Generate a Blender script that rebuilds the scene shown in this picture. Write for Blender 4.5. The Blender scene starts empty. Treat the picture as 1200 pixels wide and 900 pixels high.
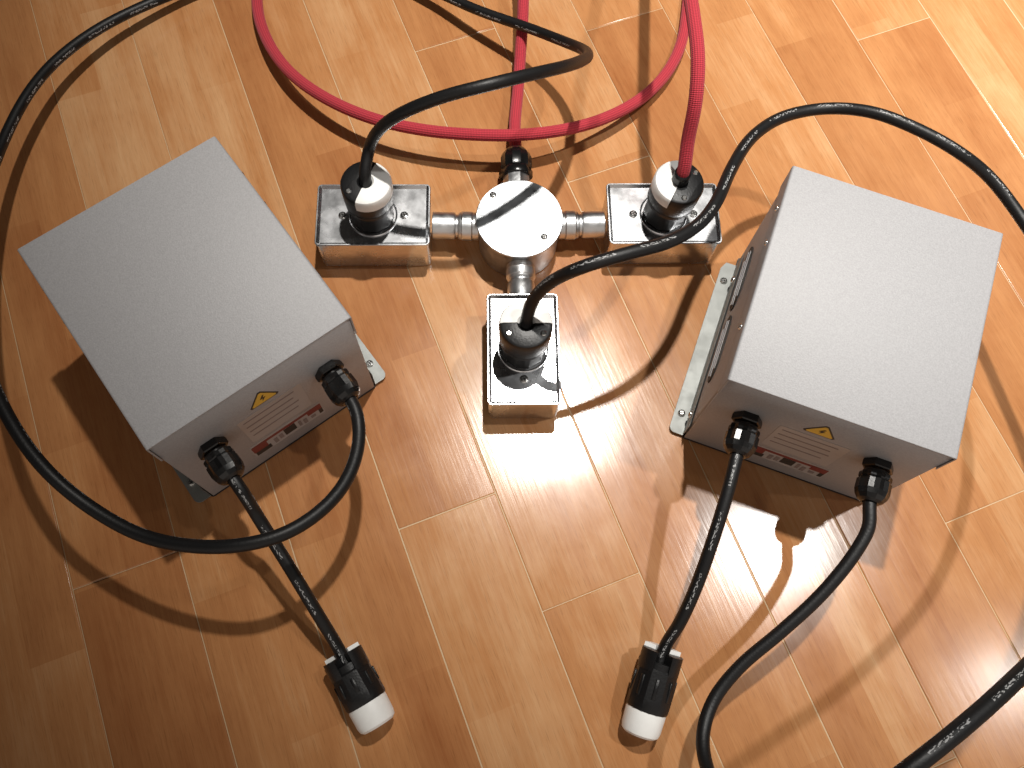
import bpy, math, random
import numpy as np
from mathutils import Matrix, Vector
random.seed(4)
S = bpy.context.scene
COL = S.collection

# ------------------------------------------------------------------ camera, world, lamps, exposure
FPX, TILT, ROLL, CAMH = 1034.5, 0.3345, 0.0847, 0.8369      # focal length in photo pixels, tilt from straight down, roll, height
FW = np.array([0, math.sin(TILT), -math.cos(TILT)])
_u = np.array([0, math.cos(TILT), math.sin(TILT)]); _r = np.array([1., 0, 0])
RT = _r*math.cos(ROLL)+_u*math.sin(ROLL); UP = -_r*math.sin(ROLL)+_u*math.cos(ROLL)
CAM = np.array([0, 0, CAMH])
cd = bpy.data.cameras.new('camera'); cam = bpy.data.objects.new('camera', cd); COL.objects.link(cam)
cd.sensor_fit = 'HORIZONTAL'; cd.sensor_width = 36; cd.lens = 36*FPX/1200; cd.clip_start = .01; cd.clip_end = 100
cam.matrix_world = Matrix(((RT[0], UP[0], -FW[0], 0), (RT[1], UP[1], -FW[1], 0), (RT[2], UP[2], -FW[2], CAMH), (0, 0, 0, 1)))
S.camera = cam

w = bpy.data.worlds.new('World'); S.world = w; w.use_nodes = True
bg = w.node_tree.nodes['Background']; bg.inputs[0].default_value = (1, .88, .78, 1); # light bounced back by the room: gradient added from behind the camera to lighten the box fronts
_n = w.node_tree.nodes; _l = w.node_tree.links.new
_tc = _n.new('ShaderNodeTexCoord'); _dp = _n.new('ShaderNodeVectorMath'); _dp.operation = 'DOT_PRODUCT'; _dp.inputs[1].default_value = (.25, -.97, 0)
_mr = _n.new('ShaderNodeMapRange'); _mr.interpolation_type = 'SMOOTHSTEP'; _mr.inputs['From Min'].default_value = .05; _mr.inputs['From Max'].default_value = 1
_mr.inputs['To Min'].default_value = .02; _mr.inputs['To Max'].default_value = .62
_l(_tc.outputs['Generated'], _dp.inputs[0]); _l(_dp.outputs['Value'], _mr.inputs['Value']); _l(_mr.outputs[0], bg.inputs[1])

def downlight(name, loc, power, cone, blend, col, aim=None, radius=.036):
    l = bpy.data.lights.new(name, 'SPOT'); l.energy = power; l.color = col
    l.spot_size = math.radians(cone); l.spot_blend = blend; l.shadow_soft_size = radius
    o = bpy.data.objects.new(name, l); COL.objects.link(o); o.location = loc
    if aim: o.rotation_euler = (Vector(aim)-Vector(loc)).to_track_quat('-Z', 'Y').to_euler()
    return o
WARM, COOL = (1, .955, .89), (1, .98, .945)
downlight('ceiling_downlight', (.16, 1.05, 2.6), 340, 48, 1.0, WARM, (.26, .76, 0))
downlight('ceiling_downlight', (1.05, .615, 2.6), 155, 47, 1.0, COOL, (.74, .46, 0))
downlight('ceiling_downlight', (1.35, 1.50, 2.6), 340, 42, 1.0, COOL, (1.0, 1.2, 0))  # added to brighten the far right of the floor, sited to hide its glare
downlight('ceiling_downlight', (1.94, .18, 2.6), 46, 88, 1.0, COOL)

S.view_settings.view_transform = 'Standard'; S.view_settings.look = 'None'
S.view_settings.exposure = .1; S.view_settings.gamma = 1; S.view_settings.use_curve_mapping = False
S.render.engine = 'CYCLES'

def at(u, v, z=0.):          # point at height z seen at photo pixel (u, v)
    d = FW+RT*(u-600)/FPX-UP*(v-450)/FPX
    return Vector(CAM+d*((z-CAMH)/d[2]))

# ------------------------------------------------------------------ materials
def mat(name):
    m = bpy.data.materials.new(name); m.use_nodes = True
    nt = m.node_tree; b = nt.nodes['Principled BSDF']
    return m, nt, b
def node(nt, t, **kw):
    n = nt.nodes.new(t)
    for k, v in kw.items(): setattr(n, k, v)
    return n
def simple(name, col, rough=.5, metal=0., bump=0., bscale=400., cvar=0., cscale=60., spec=None, rvar=0.):
    m, nt, b = mat(name); L = nt.links.new
    b.inputs['Base Color'].default_value = (*col, 1); b.inputs['Roughness'].default_value = rough; b.inputs['Metallic'].default_value = metal
    if spec is not None: b.inputs['Specular IOR Level'].default_value = spec
    tc = node(nt, 'ShaderNodeTexCoord')
    if bump:
        n = node(nt, 'ShaderNodeTexNoise'); n.inputs['Scale'].default_value = bscale; n.inputs['Detail'].default_value = 3
        L(tc.outputs['Object'], n.inputs['Vector'])
        bp = node(nt, 'ShaderNodeBump'); bp.inputs['Strength'].default_value = bump; bp.inputs['Distance'].default_value = .0006
        L(n.outputs['Fac'], bp.inputs['Height']); L(bp.outputs[0], b.inputs['Normal'])
    if cvar or rvar:
        n = node(nt, 'ShaderNodeTexNoise'); n.inputs['Scale'].default_value = cscale; n.inputs['Detail'].default_value = 5; n.inputs['Roughness'].default_value = .6
        L(tc.outputs['Object'], n.inputs['Vector'])
        if cvar:
            r = node(nt, 'ShaderNodeMapRange'); r.inputs['From Min'].default_value = .3; r.inputs['From Max'].default_value = .7
            r.inputs['To Min'].default_value = 1-cvar; r.inputs['To Max'].default_value = 1+cvar*.5
            L(n.outputs['Fac'], r.inputs['Value'])
            mx = node(nt, 'ShaderNodeVectorMath', operation='MULTIPLY'); mx.inputs[0].default_value = col
            L(r.outputs[0], mx.inputs[1]); L(mx.outputs[0], b.inputs['Base Color'])
        if rvar:
            r2 = node(nt, 'ShaderNodeMapRange'); r2.inputs['From Min'].default_value = .3; r2.inputs['From Max'].default_value = .7
            r2.inputs['To Min'].default_value = rough-rvar; r2.inputs['To Max'].default_value = rough+rvar
            L(n.outputs['Fac'], r2.inputs['Value']); L(r2.outputs[0], b.inputs['Roughness'])
    return m

def wood():
    m, nt, b = mat('plank_wood'); L = nt.links.new
    tc = node(nt, 'ShaderNodeTexCoord'); oi = node(nt, 'ShaderNodeObjectInfo')
    off = node(nt, 'ShaderNodeVectorMath', operation='ADD')
    sc = node(nt, 'ShaderNodeVectorMath', operation='SCALE'); sc.inputs['Scale'].default_value = 37.
    cmb = node(nt, 'ShaderNodeCombineXYZ')
    for i in range(3): L(oi.outputs['Random'], cmb.inputs[i])
    L(cmb.outputs[0], sc.inputs[0]); L(tc.outputs['Object'], off.inputs[0]); L(sc.outputs[0], off.inputs[1])
    def stretched(sx, sy, detail, rough=.55, dist=0.):
        mp = node(nt, 'ShaderNodeMapping'); mp.inputs['Scale'].default_value = (sx, sy, 1)
        L(off.outputs[0], mp.inputs['Vector'])
        n = node(nt, 'ShaderNodeTexNoise'); n.inputs['Scale'].default_value = 1; n.inputs['Detail'].default_value = detail
        n.inputs['Roughness'].default_value = rough; n.inputs['Distortion'].default_value = dist
        L(mp.outputs[0], n.inputs['Vector']); return n
    broad = stretched(4, 26, 4, .55, .6); fine = stretched(12, 300, 4, .65); blot = stretched(14, 22, 4, .6, .3); pore = stretched(60, 1400, 1)
    def rng(src, a, bb, c, d):
        r = node(nt, 'ShaderNodeMapRange'); r.inputs['From Min'].default_value = a; r.inputs['From Max'].default_value = bb
        r.inputs['To Min'].default_value = c; r.inputs['To Max'].default_value = d; L(src, r.inputs['Value']); return r.outputs[0]
    def add(x, y, op='ADD'):
        n = node(nt, 'ShaderNodeMath', operation=op); L(x, n.inputs[0])
        if isinstance(y, float): n.inputs[1].default_value = y
        else: L(y, n.inputs[1])
        return n.outputs[0]
    t = add(add(rng(broad.outputs['Fac'], .3, .7, -.11, .11), rng(blot.outputs['Fac'], .3, .7, -.07, .07)), rng(fine.outputs['Fac'], .3, .7, -.07, .07))
    t = add(t, rng(oi.outputs['Random'], 0, 1, .35, .66))
    # the planks carry two printed strips of shorter staves, each stave with its own tone
    sx = node(nt, 'ShaderNodeSeparateXYZ'); L(tc.outputs['Object'], sx.inputs[0])
    strip = add(add(sx.outputs[1], 1/.0493, 'MULTIPLY'), 0., 'FLOOR')
    stave = add(add(add(add(sx.outputs[0], 3.9, 'MULTIPLY'), add(oi.outputs['Random'], 9.7, 'MULTIPLY')), add(strip, .43, 'MULTIPLY')), 0., 'FLOOR')
    cm2 = node(nt, 'ShaderNodeCombineXYZ'); L(stave, cm2.inputs[0]); L(strip, cm2.inputs[1]); L(add(oi.outputs['Random'], 100., 'MULTIPLY'), cm2.inputs[2])
    wn = node(nt, 'ShaderNodeTexWhiteNoise'); L(cm2.outputs[0], wn.inputs['Vector'])
    t = add(t, rng(wn.outputs['Value'], 0, 1, -.095, .095))
    cr = node(nt, 'ShaderNodeValToRGB'); e = cr.color_ramp.elements
    e[0].position = 0; e[0].color = (.25, .08, .025, 1); e[1].position = 1; e[1].color = (.64, .40, .21, 1)
    k = e.new(.5); k.color = (.44, .20, .077, 1)
    L(t, cr.inputs[0])
    mul = node(nt, 'ShaderNodeVectorMath', operation='SCALE'); L(cr.outputs[0], mul.inputs[0]); L(rng(pore.outputs['Fac'], .28, .42, .82, 1.), mul.inputs['Scale'])
    L(mul.outputs[0], b.inputs['Base Color'])
    rr = rng(blot.outputs['Fac'], .3, .7, .15, .20); L(rr, b.inputs['Roughness'])
    b.inputs['Specular IOR Level'].default_value = .52   # varnish
    bp = node(nt, 'ShaderNodeBump'); bp.inputs['Strength'].default_value = .10; bp.inputs['Distance'].default_value = .0006
    L(add(fine.outputs['Fac'], broad.outputs['Fac']), bp.inputs['Height']); L(bp.outputs[0], b.inputs['Normal'])
    return m

def rubber_cord(name, col, rough, print_on, braid=False):
    # UV.x runs along the cord in metres, UV.y once around it
    m, nt, b = mat(name); L = nt.links.new
    uv = node(nt, 'ShaderNodeUVMap'); sep = node(nt, 'ShaderNodeSeparateXYZ'); L(uv.outputs[0], sep.inputs[0])
    b.inputs['Roughness'].default_value = rough; b.inputs['Specular IOR Level'].default_value = .36
    def mth(op, x, y=None):
        n = node(nt, 'ShaderNodeMath', operation=op)
        for i, s in enumerate((x, y)):
            if s is None: continue
            if isinstance(s, (int, float)): n.inputs[i].default_value = s
            else: L(s, n.inputs[i])
        return n.outputs[0]
    base = (*col, 1)
    if print_on:
        mp = node(nt, 'ShaderNodeCombineXYZ'); L(mth('MULTIPLY', sep.outputs[0], 420.), mp.inputs[0]); L(mth('MULTIPLY', sep.outputs[1], 34.), mp.inputs[1])
        n = node(nt, 'ShaderNodeTexNoise'); n.inputs['Scale'].default_value = 1; n.inputs['Detail'].default_value = 1; L(mp.outputs[0], n.inputs['Vector'])
        letters = mth('GREATER_THAN', n.outputs['Fac'], .53)
        band = mth('LESS_THAN', mth('ABSOLUTE', mth('SUBTRACT', sep.outputs[1], .5)), .032)
        word = mth('LESS_THAN', mth('FRACT', mth('MULTIPLY', sep.outputs[0], 18.)), .62)
        k = mth('MULTIPLY', mth('MULTIPLY', letters, band), word)
        mx = node(nt, 'ShaderNodeMix', data_type='RGBA'); L(k, mx.inputs[0]); mx.inputs[6].default_value = base; mx.inputs[7].default_value = (.30, .30, .30, 1)
        L(mx.outputs[2], b.inputs['Base Color'])
    else: b.inputs['Base Color'].default_value = base
    bp = node(nt, 'ShaderNodeBump'); bp.inputs['Distance'].default_value = .0006
    if braid:
        a = mth('SINE', mth('ADD', mth('MULTIPLY', sep.outputs[0], 1900.), mth('MULTIPLY', sep.outputs[1], 6.2832*8)))
        c = mth('SINE', mth('SUBTRACT', mth('MULTIPLY', sep.outputs[0], 1900.), mth('MULTIPLY', sep.outputs[1], 6.2832*8)))
        h = mth('MULTIPLY', a, c); L(h, bp.inputs['Height']); bp.inputs['Strength'].default_value = .55
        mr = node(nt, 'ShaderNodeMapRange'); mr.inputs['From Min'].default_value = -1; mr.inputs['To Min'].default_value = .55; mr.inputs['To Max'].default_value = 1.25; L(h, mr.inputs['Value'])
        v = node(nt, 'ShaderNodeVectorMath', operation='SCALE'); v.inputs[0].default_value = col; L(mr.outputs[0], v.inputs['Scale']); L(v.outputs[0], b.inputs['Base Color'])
        b.inputs['Sheen Weight'].default_value = .2; b.inputs['Specular IOR Level'].default_value = .2; b.inputs['Sheen Roughness'].default_value = .5; b.inputs['Sheen Tint'].default_value = (1, .6, .65, 1)
    else:
        n2 = node(nt, 'ShaderNodeTexNoise'); n2.inputs['Scale'].default_value = 500; L(uv.outputs[0], n2.inputs['Vector'])
        tc = node(nt, 'ShaderNodeTexCoord'); L(tc.outputs['Object'], n2.inputs['Vector'])
        L(n2.outputs['Fac'], bp.inputs['Height']); bp.inputs['Strength'].default_value = .25
    L(bp.outputs[0], b.inputs['Normal'])
    return m

M = dict(
    wood=wood(),
    under=simple('joint_highlight_tone', (.50, .35, .20), .55),  # pale joint colour stands in for bright highlights on the plank bevels
    paint=simple('grey_powder_coat', (.325, .322, .331), .5, bump=.3, bscale=900, cvar=.16, cscale=800),
    bare=simple('bare_aluminium', (.26, .27, .26), .55, metal=.5, cvar=.10, cscale=90, rvar=.08),
    steel=simple('galvanised_steel', (.70, .71, .73), .26, metal=1., bump=.04, bscale=120, cvar=.16, cscale=45, rvar=.045),
    cast=simple('zinc_fitting', (.64, .65, .66), .35, metal=1., bump=.2, bscale=300, cvar=.12, cscale=90, rvar=.08),
    alu=simple('cast_cover', (.66, .69, .72), .33, metal=1., bump=.25, bscale=160, cvar=.30, cscale=55, rvar=.07),
    screw=simple('zinc_screw', (.8, .8, .78), .2, metal=1.),
    slot=simple('dark_recess', (.015, .014, .013), .7),
    nylon=simple('black_nylon', (.005, .005, .0052), .24, bump=.1, bscale=300),
    plug=simple('black_plug_plastic', (.006, .006, .0065), .40, bump=.35, bscale=500, spec=.4),
    white=simple('white_nylon', (.82, .82, .80), .45, bump=.12, bscale=250, cvar=.05, cscale=80),
    cord=rubber_cord('black_cord_rubber', (.006, .006, .0065), .46, True),
    red=rubber_cord('red_braided_cord', (.44, .036, .052), .8, False, True),
    label=simple('label_film', (.36, .35, .35), .4),
    text=simple('label_print_grey', (.20, .17, .17), .5),
    redink=simple('label_print_red', (.17, .028, .026), .5),
    blackink=simple('label_print_black', (.02, .02, .02), .5),
    yellow=simple('warning_yellow', (.72, .47, .06), .45),
    gasket=simple('black_rubber_edge', (.018, .015, .014), .6),
)

# ------------------------------------------------------------------ mesh helpers
class MB:
    def __init__(s): s.v = []; s.f = []; s.m = []
    def add(s, v, f, X=None, mi=0):
        o = len(s.v)
        s.v += [tuple(X @ Vector(p)) if X else tuple(p) for p in v]; s.f += [tuple(i+o for i in q) for q in f]; s.m += [mi]*len(f)
        return s
    def build(s, name, mats, parent=None, angle=35, loc=None):
        me = bpy.data.meshes.new(name); me.from_pydata(s.v, [], s.f); me.update()
        for q in (mats if isinstance(mats, (list, tuple)) else [mats]): me.materials.append(q)
        me.polygons.foreach_set('material_index', s.m)
        me.set_sharp_from_angle(angle=math.radians(angle)); me.polygons.foreach_set('use_smooth', [len(q) <= 4 for q in s.f])
        o = bpy.data.objects.new(name, me); COL.objects.link(o); o.parent = parent
        if loc: o.location = loc
        return o
def loft(rings, cap0=True, cap1=True):
    n = len(rings[0]); v = [p for r in rings for p in r]; f = []
    for k in range(len(rings)-1):
        for i in range(n):
            j = (i+1) % n; f.append((k*n+i, k*n+j, k*n+n+j, k*n+n+i))
    if cap0: f.append(tuple(range(n-1, -1, -1)))
    if cap1: f.append(tuple(range((len(rings)-1)*n, len(rings)*n)))
    return v, f
def rrect(lx, ly, r, z, seg=4, cx=0, cy=0):
    out = []; r = max(r, 1e-5)
    for k, (sx, sy) in enumerate(((1, 1), (-1, 1), (-1, -1), (1, -1))):
        for i in range(seg+1):
            a = math.pi/2*(k+i/seg)
            out.append((cx+sx*(lx/2-r)+r*math.cos(a), cy+sy*(ly/2-r)+r*math.sin(a), z))
    return out
def rr_loft(lx, ly, r, prof, seg=4, cx=0, cy=0):       # prof: (inset, z) pairs from bottom to top
    return loft([rrect(lx-2*i, ly-2*i, r-i, z, seg, cx, cy) for i, z in prof])
def lathe(prof, n=28, rib=None, phase=0., cap0=True, cap1=True):
    rings = []
    for q in prof:
        r, z = q[0], q[1]; k = q[2] if len(q) > 2 else 0
        rings.append([((r+(k if (i % 2) else 0))*math.cos(2*math.pi*i/n+phase), (r+(k if (i % 2) else 0))*math.sin(2*math.pi*i/n+phase), z) for i in range(n)])
    return loft(rings, cap0, cap1)
def boxv(x0, x1, y0, y1, z0, z1, b=.0004):
    return rr_loft(x1-x0, y1-y0, b*1.2, [(b, z0), (0, z0+b), (0, z1-b), (b, z1)], 1, (x0+x1)/2, (y0+y1)/2)
def prism(poly, h0, h1):                               # polygon in xy, extruded in z
    return loft([[(x, y, h0) for x, y in poly], [(x, y, h1) for x, y in poly]])
def T(x, y, z): return Matrix.Translation((x, y, z))
def RX(d): return Matrix.Rotation(math.radians(d), 4, 'X')
def RY(d): return Matrix.Rotation(math.radians(d), 4, 'Y')
def RZ(d): return Matrix.Rotation(math.radians(d), 4, 'Z')
def empty(name, loc, rz=0., label=None, cat=None, group=None):
    o = bpy.data.objects.new(name, None); COL.objects.link(o); o.location = loc; o.rotation_euler.z = rz; o.empty_display_size = .02
    if label: o['label'] = label
    if cat: o['category'] = cat
    if group: o['group'] = group
    return o
def copy_tree(o, parent=None):
    c = o.copy(); COL.objects.link(c); c.parent = parent
    for ch in list(o.children): copy_tree(ch, c)
    return c
def screw_mb(r=.0042, h=.0022):
    m = MB()
    m.add(*lathe([(r, 0), (r, h*.35), (r*.86, h*.75), (r*.5, h)], 18))
    for a in (20, 110):
        m.add(*boxv(-r*.62, r*.62, -r*.12, r*.12, h*.9, h*1.05, .00005), RZ(a), 1)
    return m
def put_screw(parent, X, r=.0042, h=.0022):
    m = screw_mb(r, h); m.v = [tuple(X @ Vector(p)) for p in m.v]
    return m.build('screw', [M['screw'], M['slot']], parent)

# ------------------------------------------------------------------ floor of narrow planks
ANG = math.radians(-64); PD = Vector((math.cos(ANG), math.sin(ANG), 0)); PN = Vector((-math.sin(ANG), math.cos(ANG), 0))
PW, N0 = .0986, .0725
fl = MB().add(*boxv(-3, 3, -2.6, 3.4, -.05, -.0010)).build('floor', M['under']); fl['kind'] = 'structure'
known = {0: -.0446, -1: -.164, -4: -.219, 2: -.457, 6: -.515, 3: -.637, 7: -.20, -2: .31, -3: -.52, 1: .36, 4: .02, 5: -.86, -5: .12}
for row in range(-11, 13):
    rs = random.Random(row*7+100); n0 = N0+row*PW
    j = known.get(row, rs.uniform(-.4, .4)); cuts = [j]
    x = j
    while x < .95: x += rs.uniform(.62, 1.05); cuts.append(x)
    x = j
    while x > -1.55: x -= rs.uniform(.62, 1.05); cuts.insert(0, x)
    for a, b in zip(cuts[:-1], cuts[1:]):
        if b < -1.5 or a > .9: continue
        Lp = b-a-.0007; g = .0004; bv = .0010
        dz = rs.uniform(-.00025, .00025)
        m = MB(); m.add(*loft([[(x, y, z) for x, y, z in rrect(Lp-2*i, PW-2*g-2*i, .0004, zz, 1)] for i, zz in ((0, -.0016), (0, -.0007), (bv*.45, -.00028), (bv, 0.))]))
        o = m.build('plank', M['wood'], fl, 20)
        c = PD*((a+b)/2)+PN*(n0+PW/2); o.location = (c.x, c.y, dz-.0003); o.rotation_euler.z = ANG+(math.pi if rs.random() < .5 else 0)

# ------------------------------------------------------------------ transformer enclosures
BW, BD, BH = .1871, .2106, .1771
GZ, GX = .112, .058
def transformer(label):
    root = empty('transformer_enclosure', (0, 0, 0), 0, label, 'transformer', 'grey transformer boxes on the floor')
    fy = -BD/2
    MB().add(*rr_loft(BW-.0022, BD-.0052, .0025, [(.001, .0022), (0, .0035), (0, BH-.0015)], 3, 0, .0012)).build('body', M['paint'], root)
    # lid: top sheet folded down at both sides
    prof = []
    hw = BW/2; sk = .034; t = .0011; rr = .0022
    out = [(-hw, BH-sk)]+[(-hw+rr-rr*math.cos(a), BH-rr+rr*math.sin(a)) for a in np.linspace(0, math.pi/2, 5)]+[(hw-rr+rr*math.sin(a), BH-rr+rr*math.cos(a)) for a in np.linspace(0, math.pi/2, 5)]+[(hw, BH-sk)]
    inn = [(hw-t, BH-sk), (hw-t, BH-t), (-hw+t, BH-t), (-hw+t, BH-sk)]
    poly = out+inn
    MB().add(*loft([[(x*(1-e/hw), y, z-(e if z > BH-rr*2 else 0)) for x, z in poly] for y, e in ((BD/2, 0), (fy-.0006, 0), (fy-.0011, .0002), (fy-.0014, .0007))])).build('lid', M['paint'], root)
    MB().add(*boxv(-hw+.0016, hw-.0016, fy-.0002, fy+.0022, .003, BH-.0016)).build('front_panel', M['paint'], root)
    MB().add(*rr_loft(BW+.001, BD+.001, .003, [(0, .0001), (0, .0024)], 3)).build('rubber_base', M['gasket'], root)
    # mounting feet: sheet folded outward along both sides with a rounded ear and a gusset at the front
    for s in (-1, 1):
        m = MB()
        m.add(*boxv(min(s*hw, s*(hw+.0006)), max(s*hw, s*(hw+.0006)), fy+.001, .094, .0027, .034, .0003))
        pl = [(hw, fy+.001), (hw+.009, fy+.001)]+[(hw+.009+.006*math.sin(a), fy+.007-.006*math.cos(a)) for a in np.linspace(.2, math.pi/2, 5)]+[(hw+.015, .086), (hw+.011, .094), (hw, .094)]
        v, f = prism(pl, .0026, .0044)
        if s < 0: v = [(-x, y, z) for x, y, z in v]; f = [q[::-1] for q in f]
        m.add(v, f)
        br = m.build('mounting_foot', M['bare'], root, 30)
        for y in (-.083, .072):
            put_screw(br, T(s*(hw+.008), y, .0044), .0038)
            put_screw(br, T(s*(hw+.0006), y-.004, .020) @ RY(90*s), .0038)
        for y in (-.052, .032, .068):
            put_screw(root, T(s*hw, y, BH-.014) @ RY(90*s), .0028, .0018)
        # two long oval ventilation openings with slats
        for yc in (.044, -.034):
            L2, H2 = .070, .040
            mk = lambda e: [(e*.5*L2*math.cos(a)*(abs(math.cos(a))**-.25 if abs(math.cos(a)) > .05 else 1), e*.5*H2*math.sin(a)) for a in np.linspace(0, 2*math.pi, 25)[:-1]]
            X = T(s*(hw-.0008), yc, .070) @ RZ(90*s) @ RX(90)
            vm = MB().add(*loft([[(x, y, 0.) for x, y in mk(1)], [(x, y, .0009) for x, y in mk(1)]]), X)
            vent = vm.build('vent_opening', M['slot'], root)
            for q in (-.011, 0, .011):
                hl = .030*math.sqrt(max(.05, 1-(q/.0205)**2))
                MB().add(*boxv(-hl, hl, q-.0013, q+.0013, .0004, .0016, .0002), X).build('slat', M['paint'], vent)
    # cable glands
    for s in (-1, 1):
        X = T(s*GX, fy-.0002, GZ) @ RX(90)
        gl = MB().add(*lathe([(.0146, 0), (.0154, .002), (.0154, .006), (.0144, .007)], 6), X @ Matrix.Diagonal((.87, .87, 1.03, 1))).build('cable_gland', M['nylon'], root, 20)
        MB().add(*lathe([(.0125, .0088), (.0125, .011)], 24), X @ Matrix.Diagonal((.87, .87, 1.03, 1))).build('sealing_ring', M['nylon'], gl)
        MB().add(*lathe([(.0134, .0108, .0014), (.0140, .0118, .0016), (.0140, .0150, .0016), (.0136, .0160, .0012), (.0148, .0172, .0016), (.0150, .0260, .0016), (.0142, .0305, .0010), (.0122, .0340), (.0090, .0358), (.0070, .0360), (.0062, .032)], 20), X @ Matrix.Diagonal((.87, .87, 1.03, 1))).build('dome_nut', M['nylon'], gl, 12)
    # warning triangle above the rating label
    X = T(-.001, fy-.0002, .134) @ RX(90)
    def tri(r, z0, z1, c=.0012):
        p = []
        for k in range(3):
            a = math.pi/2+k*2*math.pi/3
            for da in (-.09, .09): p.append((r*math.cos(a+da), r*math.sin(a+da)))
        return prism(p, z0, z1)
    wl = MB().add(*tri(.0150, 0, .0003)).build('warning_label', M['blackink'], root)
    wl.matrix_local = T(0, 0, .001) @ X
    MB().add(*tri(.0126, .0003, .0005)).build('yellow_field', M['yellow'], wl)
    bolt = [(.0006, .0062), (-.0026, .0002), (-.0002, .0004), (-.0012, -.0046), (.0028, .0014), (.0004, .0012), (.0022, .0060)]
    MB().add(*prism([(x, y+.0006) for x, y in bolt[::-1]], .0005, .0007)).build('bolt_symbol', M['blackink'], wl)
    npl = MB().add(*rr_loft(.062, .058, .002, [(0, 0), (0, .0003)], 3)).build('rating_label', M['label'], root)
    npl.matrix_local = T(0, fy-.0002, .090) @ RX(90)
    for k in range(4):
        MB().add(*boxv(-.027, .023-.003*(k % 2), .0195-.0115*k, .0215-.0115*k, .0003, .0005, .00005)).build('text_line', M['text'], npl)
    lg = MB().add(*rr_loft(.076, .030, .001, [(0, 0), (0, .0003)], 2)).build('name_label', M['label'], root)
    lg.matrix_local = T(0, fy-.0002, .040) @ RX(90)
    MB().add(*boxv(-.036, .036, .0065, .0115, .0003, .0005, .00005)).build('red_band', M['redink'], lg)
    for x0, x1, y0, y1, c in ((-.037, -.022, -.004, .011, 'redink'), (-.036, -.020, -.013, -.004, 'blackink'), (-.004, .008, -.009, .006, 'blackink'), (.022, .037, .0, .012, 'redink'), (.033, .037, -.011, .0, 'blackink'),
                              (-.016, -.012, -.011, .001, 'text'), (-.010, -.006, -.009, .002, 'text'), (.011, .014, -.010, .003, 'text'), (.016, .020, -.012, .0, 'text'), (.024, .029, -.010, -.004, 'text')):
        MB().add(*boxv(x0, x1, y0, y1, .0005, .0007, .00005)).build('printed_mark', M[c], lg)
    return root
LBX = (-.2747, .2925, .7269); RBX = (.2902, .3263, -.2732)
tl = transformer('grey steel transformer box whose coiled black cord loops over its own short cord')
tl.location = (LBX[0], LBX[1], .0001); tl.rotation_euler.z = LBX[2]
tr = copy_tree(tl); tr.location = (RBX[0], RBX[1], .0001); tr.rotation_euler.z = RBX[2]
tr['label'] = 'grey steel transformer box beside the outlet with the red plug, its side foot showing'
def on_box(B, x, y, z):
    c, s = math.cos(B[2]), math.sin(B[2]); return Vector((B[0]+c*x-s*y, B[1]+s*x+c*y, z))

# ------------------------------------------------------------------ junction with three outlet boxes
TH = .0986; JX, JY = -.0066, .4493
jn = empty('outlet_junction', (JX, JY, .0002), TH, 'round metal junction box joined to three rectangular steel outlet boxes', 'junction box')
def jw(x, y, z): c, s = math.cos(TH), math.sin(TH); return Vector((JX+c*x-s*y, JY+s*x+c*y, z))
rb = MB().add(*lathe([(.0395, 0), (.0410, .0015), (.0418, .046), (.0424, .047), (.0424, .0502)], 64)).build('round_box', M['cast'], jn)
cv = MB().add(*lathe([(.0434, .0503), (.0440, .0508), (.0440, .0522), (.0434, .0528)], 64)).build('round_cover', M['alu'], jn)
for x, y in ((-.0264, .0266), (.0243, -.0214)): put_screw(cv, T(x, y, .0527), .0034, .0014)
OL, OW, OH = .1146, .070, .0485
def outlet(cx, cy, rot):
    X = T(cx, cy, 0) @ RZ(rot)
    ob = MB().add(*rr_loft(OL-.002, OW-.002, .006, [(.0015, 0), (0, .0016), (0, OH-.0028)], 5), X).build('outlet_box', M['steel'], jn)
    c = MB().add(*rr_loft(OL, OW, .0045, [(.0006, OH-.0026), (0, OH-.0020), (0, OH-.0006), (.0006, OH), (.0016, OH), (.0044, OH-.0026), (.0052, OH-.0028)], 5), X).build('cover_plate', M['steel'], ob, 10)
    MB().add(*lathe([(.0245, OH-.0030), (.0245, OH-.0016), (.0238, OH-.0008), (.0226, OH-.0012)], 40), X).build('receptacle_face', M['steel'], ob)
    for x in (-.031, .031): put_screw(ob, X @ T(x, 0, OH-.0028), .0042, .0024)
    return ob
outlet(-.1473, .0071, 0); outlet(.1474, .0080, 0); outlet(.0010, -.1385, 90)
def coupling(p0, p1, z=.0285):
    d = Vector((p1[0]-p0[0], p1[1]-p0[1], 0)); Lc = d.length; a = math.degrees(math.atan2(d.y, d.x))
    X = T(p0[0], p0[1], z) @ RZ(a) @ RY(90)
    R0 = .0138
    cp = MB().add(*lathe([(R0*.96, 0), (R0*1.02, .001), (R0*1.02, Lc*.40), (R0*.96, Lc*.44), (R0*.84, Lc*.46), (R0*.84, Lc*.50), (R0*.96, Lc*.52), (R0*1.0, Lc*.55), (R0*1.0, Lc*.985), (R0*.95, Lc)], 40), X).build('conduit_coupling', M['cast'], jn, 25)
    MB().add(*lathe([(R0*1.02, Lc*.14), (R0*1.08, Lc*.17), (R0*1.08, Lc*.36), (R0*1.02, Lc*.39)], 32), X).build('ring_nut', M['cast'], cp, 20)
    return cp
coupling((-.0405, .0040), (-.0885, .0055)); coupling((.0405, .0050), (.0885, .0060)); coupling((.0010, -.0405), (.0010, -.0800))
X = T(-.001, .0405, .0285) @ RX(-90)
MB().add(*lathe([(.0135, 0, .0008), (.0135, .021, .0008), (.0120, .022, .0008)], 14), X).build('metal_nipple', M['cast'], jn, 20)
cg = MB().add(*lathe([(.0165, .0205, .0012), (.0172, .022, .0012), (.0172, .029, .0012), (.0160, .030, .0012)], 6), X).build('cord_gland', M['nylon'], jn, 20)
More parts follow.
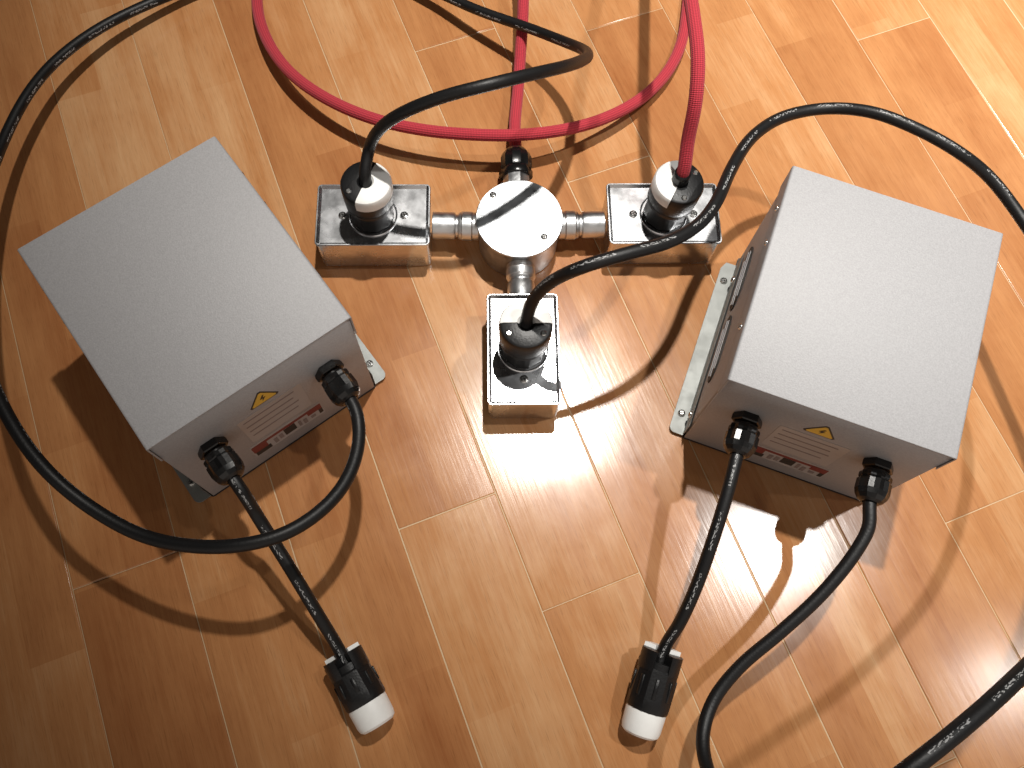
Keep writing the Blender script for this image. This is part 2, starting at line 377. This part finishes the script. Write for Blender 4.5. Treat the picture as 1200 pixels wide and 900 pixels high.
MB().add(*lathe([(.0150, .0300, .0012), (.0158, .032, .0012), (.0158, .043, .0012), (.0140, .049, .0008), (.0108, .054), (.0084, .056), (.0070, .056), (.0066, .052)], 24), X).build('dome_nut', M['nylon'], cg, 22)

# ------------------------------------------------------------------ cords
def spline(pts, step=.004):
    P = [Vector(p) for p in pts]; P = [P[0]*2-P[1]]+P+[P[-1]*2-P[-2]]; out = []
    for i in range(1, len(P)-2):
        p0, p1, p2, p3 = P[i-1:i+3]
        t0 = 0; t1 = t0+max((p1-p0).length, 1e-5)**.5; t2 = t1+max((p2-p1).length, 1e-5)**.5; t3 = t2+max((p3-p2).length, 1e-5)**.5
        n = max(2, int((p2-p1).length/step))
        for k in range(n):
            t = t1+(t2-t1)*k/n
            A1 = p0*((t1-t)/(t1-t0))+p1*((t-t0)/(t1-t0)); A2 = p1*((t2-t)/(t2-t1))+p2*((t-t1)/(t2-t1)); A3 = p2*((t3-t)/(t3-t2))+p3*((t-t2)/(t3-t2))
            B1 = A1*((t2-t)/(t2-t0))+A2*((t-t0)/(t2-t0)); B2 = A2*((t3-t)/(t3-t1))+A3*((t-t1)/(t3-t1))
            out.append(B1*((t2-t)/(t2-t1))+B2*((t-t1)/(t2-t1)))
    out.append(P[-2])
    for _ in range(6):                                     # relax small kinks, ends stay put
        out = [out[0], out[1]]+[(out[i-1]+out[i]*2+out[i+1])/4 for i in range(2, len(out)-2)]+[out[-2], out[-1]]
    return out
def tube(name, pts, r, material, parent, origin, n=16, twist=0.):
    P = spline(pts); v = []; f = []; dist = 0; us = []
    t = (P[1]-P[0]).normalized(); nrm = t.orthogonal().normalized()
    if abs(t.z) < .98: nrm = (Vector((0, 0, 1))-t*t.z).normalized()
    for i, p in enumerate(P):
        tt = (P[min(i+1, len(P)-1)]-P[max(i-1, 0)]).normalized()
        nrm = (nrm-tt*nrm.dot(tt)).normalized(); b = tt.cross(nrm)
        if i: dist += (p-P[i-1]).length
        us.append(dist)
        for k in range(n):
            a = 2*math.pi*k/n+twist; v.append(p-origin-(nrm*math.cos(a)+b*math.sin(a))*r)
    N = len(P)
    for i in range(N-1):
        for k in range(n): j = (k+1) % n; f.append((i*n+k, i*n+j, i*n+n+j, i*n+n+k))
    f.append(tuple(range(n-1, -1, -1))); f.append(tuple(range((N-1)*n, N*n)))
    me = bpy.data.meshes.new(name); me.from_pydata([tuple(q) for q in v], [], f); me.update(); me.materials.append(material)
    uv = me.uv_layers.new(name='UVMap'); li = 0
    for i in range(N-1):
        for k in range(n):
            for (ii, kk) in ((i, k), (i, k+1), (i+1, k+1), (i+1, k)):
                uv.data[li].uv = (us[ii], kk/n); li += 1
    me.polygons.foreach_set('use_smooth', [True]*len(me.polygons))
    o = bpy.data.objects.new(name, me); COL.objects.link(o); o.parent = parent
    return o

def half_ring(r, z0, z1, a0, a1, dome=.003, rin=.0062, n=20, dr=0.):
    # half of the split cord clamp, from angle a0 to a1
    prof = [(r, z0), (r, z1-dome), (r-dome*.3, z1-dome*.35), (r-dome, z1), (rin+.002, z1+dome*.15), (rin, z1-dome*.4), (rin, z0)]
    v = []; f = []; k = len(prof); an = np.linspace(a0, a1, n)
    for a in an: v += [(q*math.cos(a), q*math.sin(a), z) for q, z in prof]
    for i in range(n-1):
        for j in range(k): jj = (j+1) % k; f.append((i*k+j, i*k+k+j, i*k+k+jj, i*k+jj))
    f.append(tuple(range(k))); f.append(tuple(range((n-1)*k+k-1, (n-1)*k-1, -1)))
    return v, f
def standing_plug(root, X, white_dir, origin):
    # black locking plug, its cord clamp split into a black and a white half
    X = Matrix.Translation(-origin) @ X
    pb = MB().add(*lathe([(.0205, 0), (.0215, .001), (.0218, .026), (.0228, .028)], 10), X).build('plug_body', M['plug'], root, 20)
    MB().add(*lathe([(.0224, .0262), (.0238, .0275), (.0238, .0315), (.0226, .0325)], 40), X).build('collar', M['plug'], pb)
    MB().add(*lathe([(.0226, .0300), (.0240, .0330), (.0243, .0460), (.0240, .0510)], 40), X).build('shell', M['plug'], pb)
    a = math.radians(white_dir)
    MB().add(*half_ring(.0247, .0465, .0610, a-math.pi/2+.02, a+math.pi/2-.02, .0045), X).build('white_clamp_half', M['white'], pb)
    MB().add(*half_ring(.0243, .0490, .0605, a+math.pi/2+.02, a+3*math.pi/2-.02, .003), X).build('black_clamp_half', M['plug'], pb)
    for s in (-1, 1):
        Y = X @ RZ(white_dir) @ T(-.010, s*.0155, .0602)
        MB().add(*lathe([(.0028, 0), (.0028, .0012), (.0018, .0018)], 12), Y).build('clamp_screw', M['screw'], pb)
def lying_connector(root, nose, tail, origin):
    # connector on the floor: axis from the cord end (tail) to the white nose
    z = (nose-tail); Lc = z.length; z.normalize(); x = Vector((0, 0, 1)); x = (x-z*x.dot(z)).normalized(); y = z.cross(x)
    X = Matrix(((x.x, y.x, z.x, tail.x-origin.x), (x.y, y.y, z.y, tail.y-origin.y), (x.z, y.z, z.z, tail.z-origin.z), (0, 0, 0, 1)))
    b0 = .013; b1 = Lc-.022
    cb = MB().add(*lathe([(.0150, b0-.001), (.0176, b0+.003, .0006), (.0182, b0+.016, .0006), (.0188, b1-.010, .0005), (.0190, b1-.002), (.0182, b1)], 16), X).build('connector_body', M['plug'], root, 22)
    MB().add(*lathe([(.0172, b1-.001), (.0178, b1+.002), (.0174, Lc-.006), (.0164, Lc-.002), (.0140, Lc), (.004, Lc)], 40), X).build('white_nose', M['white'], cb)
    for a in np.linspace(0, 2*math.pi, 9)[:-1]:
        MB().add(*boxv(-.0009, .0009, -.0018, .0018, b0+.008, b1-.012, .0003), X @ RZ(math.degrees(a)) @ T(.0181, 0, 0)).build('grip_rib', M['plug'], cb)
    # clamp: two black ears on the upper half, white half below
    for s in (-1, 1):
        v, f = half_ring(.0180, 0, b0+.004, 0, 1, .003, .0085, 10) if 0 else half_ring(.0182, -.0, b0+.004, math.radians(s*22) if s > 0 else math.radians(-108), math.radians(108) if s > 0 else math.radians(-22), .0001, .0068, 12)
        MB().add(v, f, X).build('clamp_ear', M['plug'], cb)
    MB().add(*half_ring(.0176, -.0035, b0+.004, math.radians(112), math.radians(248), .0001, .0068, 14), X).build('white_clamp_half', M['white'], cb)
    # ring that closes the body round the cord
    MB().add(*lathe([(.0165, b0-.0045), (.0165, b0+.004)], 24), X).build('clamp_seat', M['plug'], cb)

RC = .0056                                                # black cord radius
def px(l): return [at(*q) for q in l]
# left transformer to left outlet box
o = jw(-.1473, .0071, 0)
c1 = empty('power_cord', o, 0, 'long black cord looping from the transformer, its half-white plug beside the red curve', 'power cord', 'black power cords')
pl = [jw(-.1473, .0071, OH+z) for z in (.050, .068)]
pts = pl+px([(432, 176, .128), (444, 152, .160), (472, 132, .190), (520, 113, .212), (570, 100, .222), (623, 87, .210), (660, 78.5, .190), (682, 71, .158), (689, 65, .128), (683, 58, .098), (664, 50, .076), (620, 33, .052), (560, 12, .034), (500, -14, .020), (420, -40, .010), (330, -40, .008), (250, -22, .012), (185, 0, .020),
     (117, 33, .030), (67, 70, .040), (33, 110, .050), (2, 170, .060), (-24, 250, .085), (-30, 350, .115), (-14, 435, .135), (16, 500, .140), (55, 552, .138), (105, 594, .130), (165, 627, .128), (225, 640, .135), (282, 639, .142), (330, 627, .140), (372, 602, .132), (402, 570, .124), (418, 533, .117), (421, 500, .113)])
g = [on_box(LBX, GX, -BD/2-y, GZ+z) for y, z in ((.058, .003), (.044, .001), (.030, 0))]
tube('cord_jacket', pts+g[1:], RC, M['cord'], c1, o, twist=.5)
standing_plug(c1, Matrix.Translation(jw(-.1473, .0071, OH)), -18, o)
# right transformer to front outlet box
o = jw(.0010, -.1385, 0)
c2 = empty('power_cord', o, 0, 'long black cord arching over the red-plugged outlet box to a standing plug', 'power cord', 'black power cords')
pl = [jw(.0010, -.1385, OH+z) for z in (.050, .066)]
pts = pl+px([(622, 356, .132), (642, 333, .165), (682, 313, .205), (735, 297, .208), (785, 283, .200), (820, 262, .190), (840, 236, .182), (857, 198, .170), (882, 160, .158), (920, 136, .148), (970, 127, .146), (1020, 131, .158), (1070, 149, .165), (1120, 176, .165), (1160, 208, .15), (1195, 253, .142),
     (1250, 340, .150), (1320, 450, .175), (1335, 590, .210), (1283, 705, .250), (1215, 772, .270), (1150, 833, .285), (1070, 898, .292), (990, 955, .270), (910, 978, .200), (856, 950, .125), (830, 905, .085), (823, 865, .070), (835, 822, .066), (868, 780, .072), (912, 743, .082), (962, 697, .094), (1002, 648, .105), (1021, 611, .111)])
g = [on_box(RBX, GX, -BD/2-y, GZ) for y in (.042, .030)]
tube('cord_jacket', pts+g, RC, M['cord'], c2, o, twist=2.6)
standing_plug(c2, Matrix.Translation(jw(.0010, -.1385, OH)), 95, o)
# short cords ending in connectors
nose = at(444, 850, .0180); tail = at(401, 768, .0250); o = Vector((nose.x, nose.y, 0))
c3 = empty('power_cord', o, 0, 'short black cord running under the coiled loop to a white-nosed connector', 'power cord', 'short cords with white-nosed connectors')
g = [on_box(LBX, -GX, -BD/2-y, GZ+z) for y, z in ((.030, 0), (.040, .0), (.052, -.003))]
dv = (nose-tail).normalized()
tube('cord_jacket', g+px([(300, 602, .088), (340, 666, .070), (375, 724, .048)])+[tail-dv*.008, tail+dv*.012], RC, M['cord'], c3, o, twist=.2)
lying_connector(c3, nose, tail, o)
nose = at(749, 860, .0185); tail = at(777, 764, .034); o = Vector((nose.x, nose.y, 0))
c4 = empty('power_cord', o, 0, 'short black cord hanging straight from the transformer to a white-nosed connector on bright floor', 'power cord', 'short cords with white-nosed connectors')
g = [on_box(RBX, -GX, -BD/2-y, GZ+z) for y, z in ((.030, 0), (.042, .001))]
dv = (nose-tail).normalized()
tube('cord_jacket', g+px([(856, 565, .110), (838, 625, .098), (815, 690, .075), (794, 735, .052)])+[tail-dv*.006, tail+dv*.012], RC, M['cord'], c4, o, twist=.2)
lying_connector(c4, nose, tail, o)
# red cords
RR = .0064
o = jw(.1474, .0080, 0)
c5 = empty('power_cord', o, 0, 'red braided cord rising from a black plug with white half', 'power cord', 'red braided cords')
pl = [jw(.1474, .0080, OH+z) for z in (.050, .068)]
pl = [jw(.1474+q*.25, .0080, OH+z) for q, z in ((.010, .050), (.014, .062), (.018, .076))]
tube('cord_jacket', pl+px([(806, 165, .150), (815, 120, .185), (818, 70, .205), (812, 15, .210), (802, -40, .200), (790, -110, .160), (770, -190, .080), (740, -260, .020), (690, -320, .0066)]), RR, M['red'], c5, o)
tube('cord_sleeve', [jw(.1474+q*.25, .0080, OH+z) for q, z in ((.010, .050), (.014, .062), (.017, .074))], .0078, M['plug'], c5, o)
standing_plug(c5, Matrix.Translation(jw(.1474, .0080, OH)) @ RY(4), 160, o)
o = jw(-.001, .1, 0)
c6 = empty('power_cord', o, 0, 'red braided cord from the round junction box, sweeping back past it in a wide curve', 'power cord', 'red braided cords')
st = [jw(-.001, y, .0285) for y in (.092, .100)]
tube('cord_jacket', st+px([(603, 150, .027), (607, 105, .022), (610, 60, .030), (613, 10, .045), (610, -60, .050), (570, -150, .020), (480, -190, .0066), (380, -150, .0066), (312, -70, .0066), (301, 0, .012), (312, 45, .018), (340, 85, .026), (385, 117, .034), (440, 140, .040), (500, 153, .043), (560, 158, .0455), (600, 158.5, .0455), (650, 154, .040), (700, 142, .028), (745, 120, .019), (778, 90, .013), (797, 55, .009), (805, 10, .0066), (808, -60, .0066), (800, -150, .0066), (770, -230, .0066)]), RR, M['red'], c6, o)
